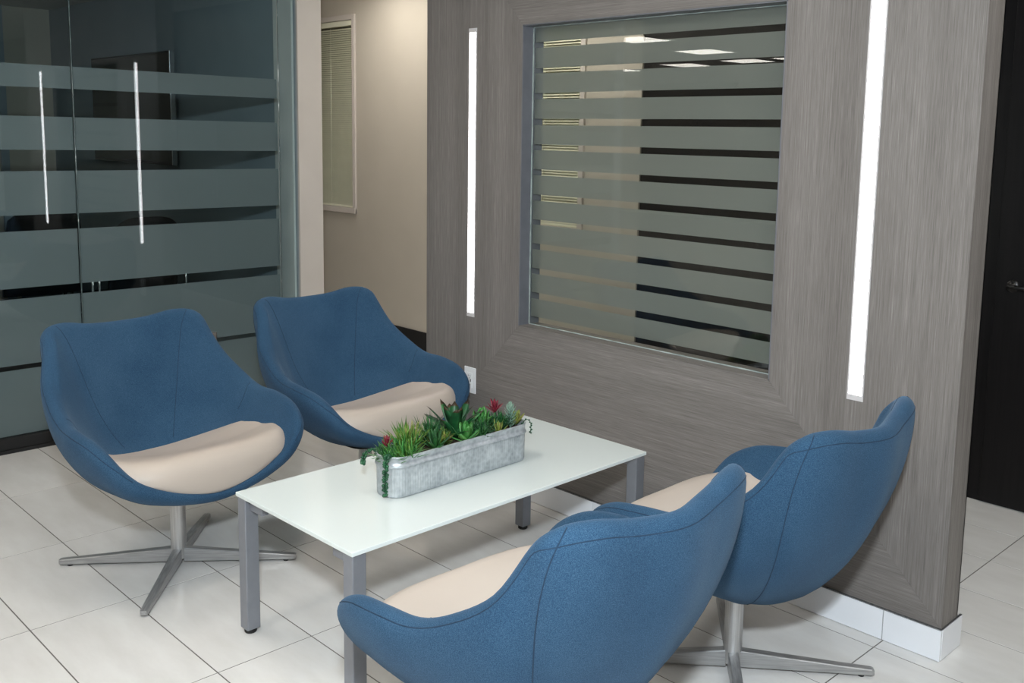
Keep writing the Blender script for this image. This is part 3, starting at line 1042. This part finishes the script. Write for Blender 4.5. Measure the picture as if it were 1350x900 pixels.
# ------------------------------------------------------------------ low table
TA = 0.016
TBX, TBY, TBH = -2.672, 1.353, 0.445
TW, TL = 0.6070, 1.2190
tb = empty('coffee_table', (TBX, TBY, 0), TA)
tag(tb, 'low white glass-topped table with silver legs between the four blue chairs', 'table')
box('table_top', 0, TW, 0, TL, TBH - 0.012, TBH, 'back_painted_glass', tb, 0.0015)
LS = 0.044
for ix, x in enumerate((0.004, TW - 0.004 - LS)):
    for y in (0.004, TL - 0.004 - LS):
        lg = box('leg', x, x + LS, y, y + LS, 0.014, TBH - 0.012, 'silver_paint', tb, 0.003)
        ft_ = lathe('foot', [(0.0, 0.0), (0.017, 0.0), (0.019, 0.003), (0.019, 0.010), (0.014, 0.0145), (0.0, 0.0145)], 'black_rubber', lg, 20)
        ft_.location = (0, 0, -(0.014 + TBH - 0.012) / 2)
for y in (0.020, TL - 0.020 - 0.022):
    for x0, x1 in ((LS + 0.004, LS + 0.075), (TW - LS - 0.075, TW - LS - 0.004)):
        box('corner_bracket', x0, x1, y, y + 0.022, TBH - 0.050, TBH - 0.012, 'silver_paint', tb, 0.002)
for x in (0.135, TW - 0.135 - 0.03):
    box('under_rail', x, x + 0.03, 0.05, TL - 0.05, TBH - 0.030, TBH - 0.012, 'silver_paint', tb, 0.002)

# ------------------------------------------------------------------ planter
PLX, PLY = -2.352, 1.940
pl = empty('planter_trough', (PLX, PLY, TBH), TA)
tag(pl, 'long galvanised metal planter trough on the white table', 'planter')
PL_L, PL_W, PL_H = 0.570, 0.116, 0.128
def rrect(hx, hy, r, n=12):
    pts = []
    for cx, cy, a0 in ((hx - r, hy - r, 0), (-hx + r, hy - r, 90), (-hx + r, -hy + r, 180), (hx - r, -hy + r, 270)):
        for k in range(n + 1):
            a = math.radians(a0 + 90 * k / n)
            pts.append((cx + r * math.cos(a), cy + r * math.sin(a)))
    return pts
def resample(pts, step):
    out = []
    n = len(pts)
    for i in range(n):
        a, b = Vector(pts[i]), Vector(pts[(i + 1) % n])
        L = (b - a).length
        m_ = max(1, int(round(L / step)))
        for k in range(m_):
            out.append(a + (b - a) * (k / m_))
    return out
base = resample(rrect(PL_W / 2, PL_L / 2, 0.052, 14), 0.0032)
nb = len(base)
def norm_at(i):
    t = base[(i + 1) % nb] - base[i - 1]
    return Vector((t.y, -t.x)).normalized()
nrm = [norm_at(i) for i in range(nb)]
acc_ = [0.0]
for i in range(nb):
    acc_.append(acc_[-1] + (base[(i + 1) % nb] - base[i]).length)
tot = acc_[-1]
NR = round(tot / 0.0095)
prof = [(0.0, -0.006, 0), (0.002, -0.002, 0), (0.006, -0.001, 1), (0.088, 0.0, 1), (0.092, 0.0005, 0), (0.094, 0.0050, 0), (0.097, 0.0065, 0), (0.100, 0.0050, 0), (0.102, 0.001, 0), (0.122, 0.002, 0), (0.125, 0.005, 0), (0.128, 0.0055, 0), (0.1295, 0.003, 0), (0.1285, 0.0), (0.124, -0.002, 0), (0.10, -0.003, 0)]
V, F = [], []
for p in prof:
    z, off = p[0], p[1]
    rib = p[2] if len(p) > 2 else 0
    for i in range(nb):
        r_ = 0.0016 * math.cos(2 * math.pi * NR * acc_[i] / tot) * rib
        q = base[i] + nrm[i] * (off + r_)
        V.append((q.x, q.y, z))
for k in range(len(prof) - 1):
    for i in range(nb):
        F.append((k * nb + i, k * nb + (i + 1) % nb, (k + 1) * nb + (i + 1) % nb, (k + 1) * nb + i))
F.append(tuple(range(nb))[::-1])
mesh_obj('trough', V, F, 'galvanised', pl, True)
V = [(p.x * 0.96, p.y * 0.99, 0.104 + random.uniform(-.002, .002)) for p in base] + [(p.x * 0.5, p.y * 0.8, 0.112 + random.uniform(-.003, .003)) for p in base] + [(0, 0, 0.114)]
F = [(i, (i + 1) % nb, nb + (i + 1) % nb, nb + i) for i in range(nb)] + [(nb + i, nb + (i + 1) % nb, 2 * nb) for i in range(nb)]
mesh_obj('soil', V, F, 'soil', pl, True)

# ------------------------------------------------------------------ plants in the trough
def PW(u, v, z=0.0):
    """trough coordinates (u across, v along) to the world"""
    c, s = math.cos(TA), math.sin(TA)
    return (PLX + u * c - v * s, PLY + u * s + v * c, TBH + 0.108 + z)

def blade(L, W, T, bend, tip=0.0, n=7, cup=0.3):
    """one succulent leaf along +z bending to +x; returns verts, faces"""
    V, F = [], []
    a, x, z = 0.0, 0.0, 0.0
    for i in range(n + 1):
        t = i / n
        w = W * (0.55 + 1.1 * t) * (1 - t ** 2.2) ** 0.8 if t < 1 else 0.0
        th = T * (1 - 0.85 * t)
        ca, sa = math.cos(a), math.sin(a)
        if i == n:
            V.append((x, 0, z))
        else:
            for yy, nn in ((-w / 2, cup * w * 0.5), (0, -th / 2), (w / 2, cup * w * 0.5), (0, th / 2)):
                V.append((x - nn * ca, yy, z + nn * sa))
        x += math.sin(a) * L / n
        z += math.cos(a) * L / n
        a += bend / n
    for i in range(n - 1):
        for k in range(4):
            F.append((i * 4 + k, i * 4 + (k + 1) % 4, (i + 1) * 4 + (k + 1) % 4, (i + 1) * 4 + k))
    b = (n - 1) * 4
    for k in range(4):
        F.append((b + k, b + (k + 1) % 4, n * 4))
    F.append((3, 2, 1, 0))
    return V, F

def xf(V, az, tilt, roll=0.0, off=(0, 0, 0), sc=1.0):
    M = Matrix.Translation(off) @ Matrix.Rotation(az, 4, 'Z') @ Matrix.Rotation(tilt, 4, 'Y') @ Matrix.Rotation(roll, 4, 'Z') @ Matrix.Scale(sc, 4)
    return [M @ Vector(v) for v in V]

def rosette(name, label, cat, loc, n, L, W, T, mat, tilt0=0.15, tilt1=1.2, bend=-0.3, grp='succulents in the metal trough', tip=None, cup=0.3, tipfrac=0.25):
    """rosette of separate leaves"""
    r = empty(name, loc)
    tag(r, label, cat, grp)
    for k in range(n):
        t = k / max(1, n - 1)
        az = k * 2.39996 + random.uniform(-.15, .15)
        tilt = tilt0 + (tilt1 - tilt0) * t + random.uniform(-.06, .06)
        LL = L * (0.75 + 0.35 * math.sin(math.pi * (0.25 + 0.6 * t))) * random.uniform(.9, 1.08)
        v, f = blade(LL, W, T, bend + random.uniform(-.15, .1), cup=cup)
        o = mesh_obj('leaf', xf(v, az, tilt), f, mat, r, True)
        if tip:
            o.data.materials.append(MATS[tip])
            nf = len(f)
            for i, p in enumerate(o.data.polygons):
                if 4 * 6 <= i < nf - 1:
                    p.material_index = 1
    return r

def tuft(name, label, loc, n, L, W, mat, spread=1.2, mat2=None, stem=0.0, grp='succulents in the metal trough', bend=(-.5, .5), core=0.012, up=0.0):
    """dense tuft of fine needles, too fine to tell apart"""
    r = empty(name, loc)
    tag(r, label, 'plant', grp)
    V, F, MI = [], [], []
    for k in range(n):
        az = random.uniform(0, 2 * math.pi)
        tl = spread * math.sqrt(random.random())
        v, f = blade(L * random.uniform(.65, 1.1), W * random.uniform(.7, 1.2), W * 0.4, random.uniform(*bend), n=4, cup=0.2)
        off = (random.uniform(-core, core), random.uniform(-core, core), random.uniform(0, stem))
        b = len(V)
        V += xf(v, az, tl, 0, off)
        F += [tuple(i + b for i in q) for q in f]
        MI += [1 if (mat2 and random.random() < 0.35) else 0] * len(f)
    o = mesh_obj('foliage', V, F, mat, r, True)
    tag(o, kind='stuff')
    if mat2:
        o.data.materials.append(MATS[mat2])
        o.data.polygons.foreach_set('material_index', MI)
    return r

def whorl(name, label, loc, h, n, L, W, mat, lean=(0, 0)):
    """upright stem with whorled short leaves"""
    r = empty(name, loc)
    tag(r, label, 'plant', 'succulents in the metal trough')
    tube('stem', [(0, 0, -0.01), (lean[0] * .5, lean[1] * .5, h * .5), (lean[0], lean[1], h)], 0.003, mat, r, 6)
    V, F = [], []
    for k in range(n):
        t = k / n
        az = k * 2.39996
        v, f = blade(L * (0.75 + 0.5 * math.sin(math.pi * min(1, t * 1.05))) * (1 - 0.45 * t ** 4), W, W * 0.5, -0.45, n=4, cup=0.25)
        b = len(V)
        V += xf(v, az, 1.15 - 0.85 * t ** 1.5, 0, (lean[0] * t, lean[1] * t, h * (0.08 + 0.92 * t)))
        F += [tuple(i + b for i in q) for q in f]
    o = mesh_obj('foliage', V, F, mat, r, True)
    tag(o, kind='stuff')
    return r

def trailing(name, label, start, path, n, size, mat):
    """hanging string of bead leaves"""
    r = empty(name, start)
    tag(r, label, 'plant', 'succulents in the metal trough')
    P = catmull(path, False, 6)
    tube('stem', P, 0.0012, mat, r, 5)
    V, F = [], []
    for k in range(n):
        p = P[int(k / n * (len(P) - 1))]
        a = k * 2.1 + random.uniform(-.3, .3)
        b = len(V)
        sz = size * random.uniform(.8, 1.15)
        d = Vector((math.cos(a), math.sin(a), random.uniform(-.3, .3)))
        c = Vector(p) + d * sz * 0.9
        for i in range(4):
            ph = math.pi * (i + 0.5) / 4
            for j in range(6):
                th = 2 * math.pi * j / 6
                V.append(c + Vector((math.sin(ph) * math.cos(th), math.sin(ph) * math.sin(th), 0.8 * math.cos(ph))) * sz)
        for i in range(3):
            for j in range(6):
                F.append((b + i * 6 + j, b + i * 6 + (j + 1) % 6, b + (i + 1) * 6 + (j + 1) % 6, b + (i + 1) * 6 + j))
        F.append(tuple(b + j for j in range(6))[::-1]); F.append(tuple(b + 18 + j for j in range(6)))
    o = mesh_obj('leaf_beads', V, F, mat, r, True)
    tag(o, kind='stuff')
    return r

tuft('needle_succulent', 'fresh green needle-leaved succulent at the near end of the trough', PW(0.022, -0.215, -0.004), 170, 0.075, 0.006, 'leaf_bright', 1.25, 'leaf_fresh', 0.02, core=0.03)
tuft('needle_succulent', 'leafy green tuft spilling over the near tip of the trough', PW(-0.004, -0.258, -0.006), 120, 0.058, 0.008, 'leaf_bright', 1.45, 'leaf_forest', 0.015, core=0.022)
tuft('needle_succulent', 'yellow-green spiky succulent behind the near end of the trough', PW(-0.020, -0.175, 0.0), 150, 0.092, 0.006, 'leaf_fresh', 1.0, 'leaf_olive', 0.02, core=0.025)
rosette('rosette_succulent', 'small dusky red rosette at the near end of the trough', 'plant', PW(-0.028, -0.245, 0.03), 12, 0.036, 0.012, 0.004, 'leaf_red', 0.1, 1.0)
rosette('rosette_succulent', 'broad dull green rosette leaning over the front rim', 'plant', PW(0.030, -0.105, 0.005), 15, 0.066, 0.022, 0.005, 'leaf_forest', 0.2, 1.35)
tuft('needle_succulent', 'dark green spiky tuft left of the big agave', PW(-0.030, -0.075, 0.004), 110, 0.088, 0.0055, 'leaf_forest', 0.95, 'leaf_deep', 0.01)
tuft('needle_succulent', 'yellowish low tuft between rosette and agave', PW(0.005, -0.06, 0.0), 80, 0.058, 0.007, 'leaf_olive', 1.1, 'leaf_fresh', 0.01)
rosette('agave_plant', 'tallest dark green agave with brown leaf tips in the trough', 'plant', PW(-0.022, 0.018, 0.004), 16, 0.122, 0.044, 0.005, 'leaf_deep', 0.18, 1.05, 0.22, tip='leaf_tip', cup=0.15)
rosette('agave_plant', 'small bright green agave at the front rim of the trough', 'plant', PW(0.036, 0.015, 0.004), 13, 0.070, 0.030, 0.005, 'leaf_bright', 0.15, 1.3, -0.3, cup=0.2)
tuft('needle_succulent', 'dark bushy tuft right of the agave at the front rim', PW(0.028, 0.085, 0.0), 130, 0.066, 0.006, 'leaf_forest', 1.2, 'leaf_deep', 0.015, core=0.02)
rosette('rosette_succulent', 'light green cupped rosette right of the agave', 'plant', PW(-0.012, 0.125, 0.02), 20, 0.062, 0.026, 0.005, 'leaf_bright', 0.1, 1.2, -0.7)
rosette('rosette_succulent', 'small yellow-olive rosette at the front rim right of the dark tuft', 'plant', PW(0.036, 0.155, 0.0), 12, 0.046, 0.014, 0.004, 'leaf_olive', 0.15, 1.2)
tuft('needle_succulent', 'deep green tuft below the red rosette', PW(-0.005, 0.185, 0.0), 120, 0.060, 0.008, 'leaf_deep', 1.15, 'leaf_forest', 0.02, core=0.02)
rd = rosette('red_succulent', 'crimson pointed rosette standing above the far end of the trough', 'plant', PW(-0.020, 0.190, 0.055), 13, 0.044, 0.013, 0.004, 'leaf_red', 0.1, 1.0, -0.1)
tube('stem', [(0, 0, -0.055), (0, 0, 0.004)], 0.003, 'leaf_forest', rd, 6)
whorl('sedum_plant', 'upright blue-grey sedum at the far end of the trough', PW(0.014, 0.232, 0.0), 0.085, 64, 0.030, 0.0055, 'leaf_bluegrey', (0.004, -0.006))
rosette('rosette_succulent', 'yellow-green rosette at the far tip of the trough', 'plant', PW(0.006, 0.268, 0.008), 16, 0.044, 0.017, 0.004, 'leaf_olive', 0.2, 1.2, -0.4)
tuft('needle_succulent', 'green tuft filling the far tip of the trough', PW(-0.010, 0.255, -0.002), 70, 0.042, 0.008, 'leaf_fresh', 1.3, 'leaf_forest', 0.01)
trailing('trailing_succulent', 'long dark green bead strand hanging down the near end of the trough', PW(0.030, -0.262, 0.0),
         [(0, 0, 0), (0.004, -0.022, 0.026), (0.012, -0.036, 0.016), (0.014, -0.040, -0.02), (0.010, -0.039, -0.06), (0.011, -0.039, -0.095)], 66, 0.0056, 'leaf_trailing')
trailing('trailing_succulent', 'short dark green bead strand hanging off the left of the trough', PW(-0.035, -0.262, 0.0),
         [(0, 0, 0), (-0.012, -0.022, 0.026), (-0.020, -0.042, 0.014), (-0.021, -0.048, -0.005), (-0.020, -0.050, -0.018)], 32, 0.0054, 'leaf_trailing')
trailing('trailing_succulent', 'tiny dark bead strand at the far right end of the trough', PW(0.030, 0.262, 0.0),
         [(0, 0, 0), (0.006, 0.020, 0.025), (0.014, 0.034, 0.015), (0.014, 0.037, -0.01), (0.012, 0.037, -0.026)], 16, 0.0034, 'leaf_trailing')
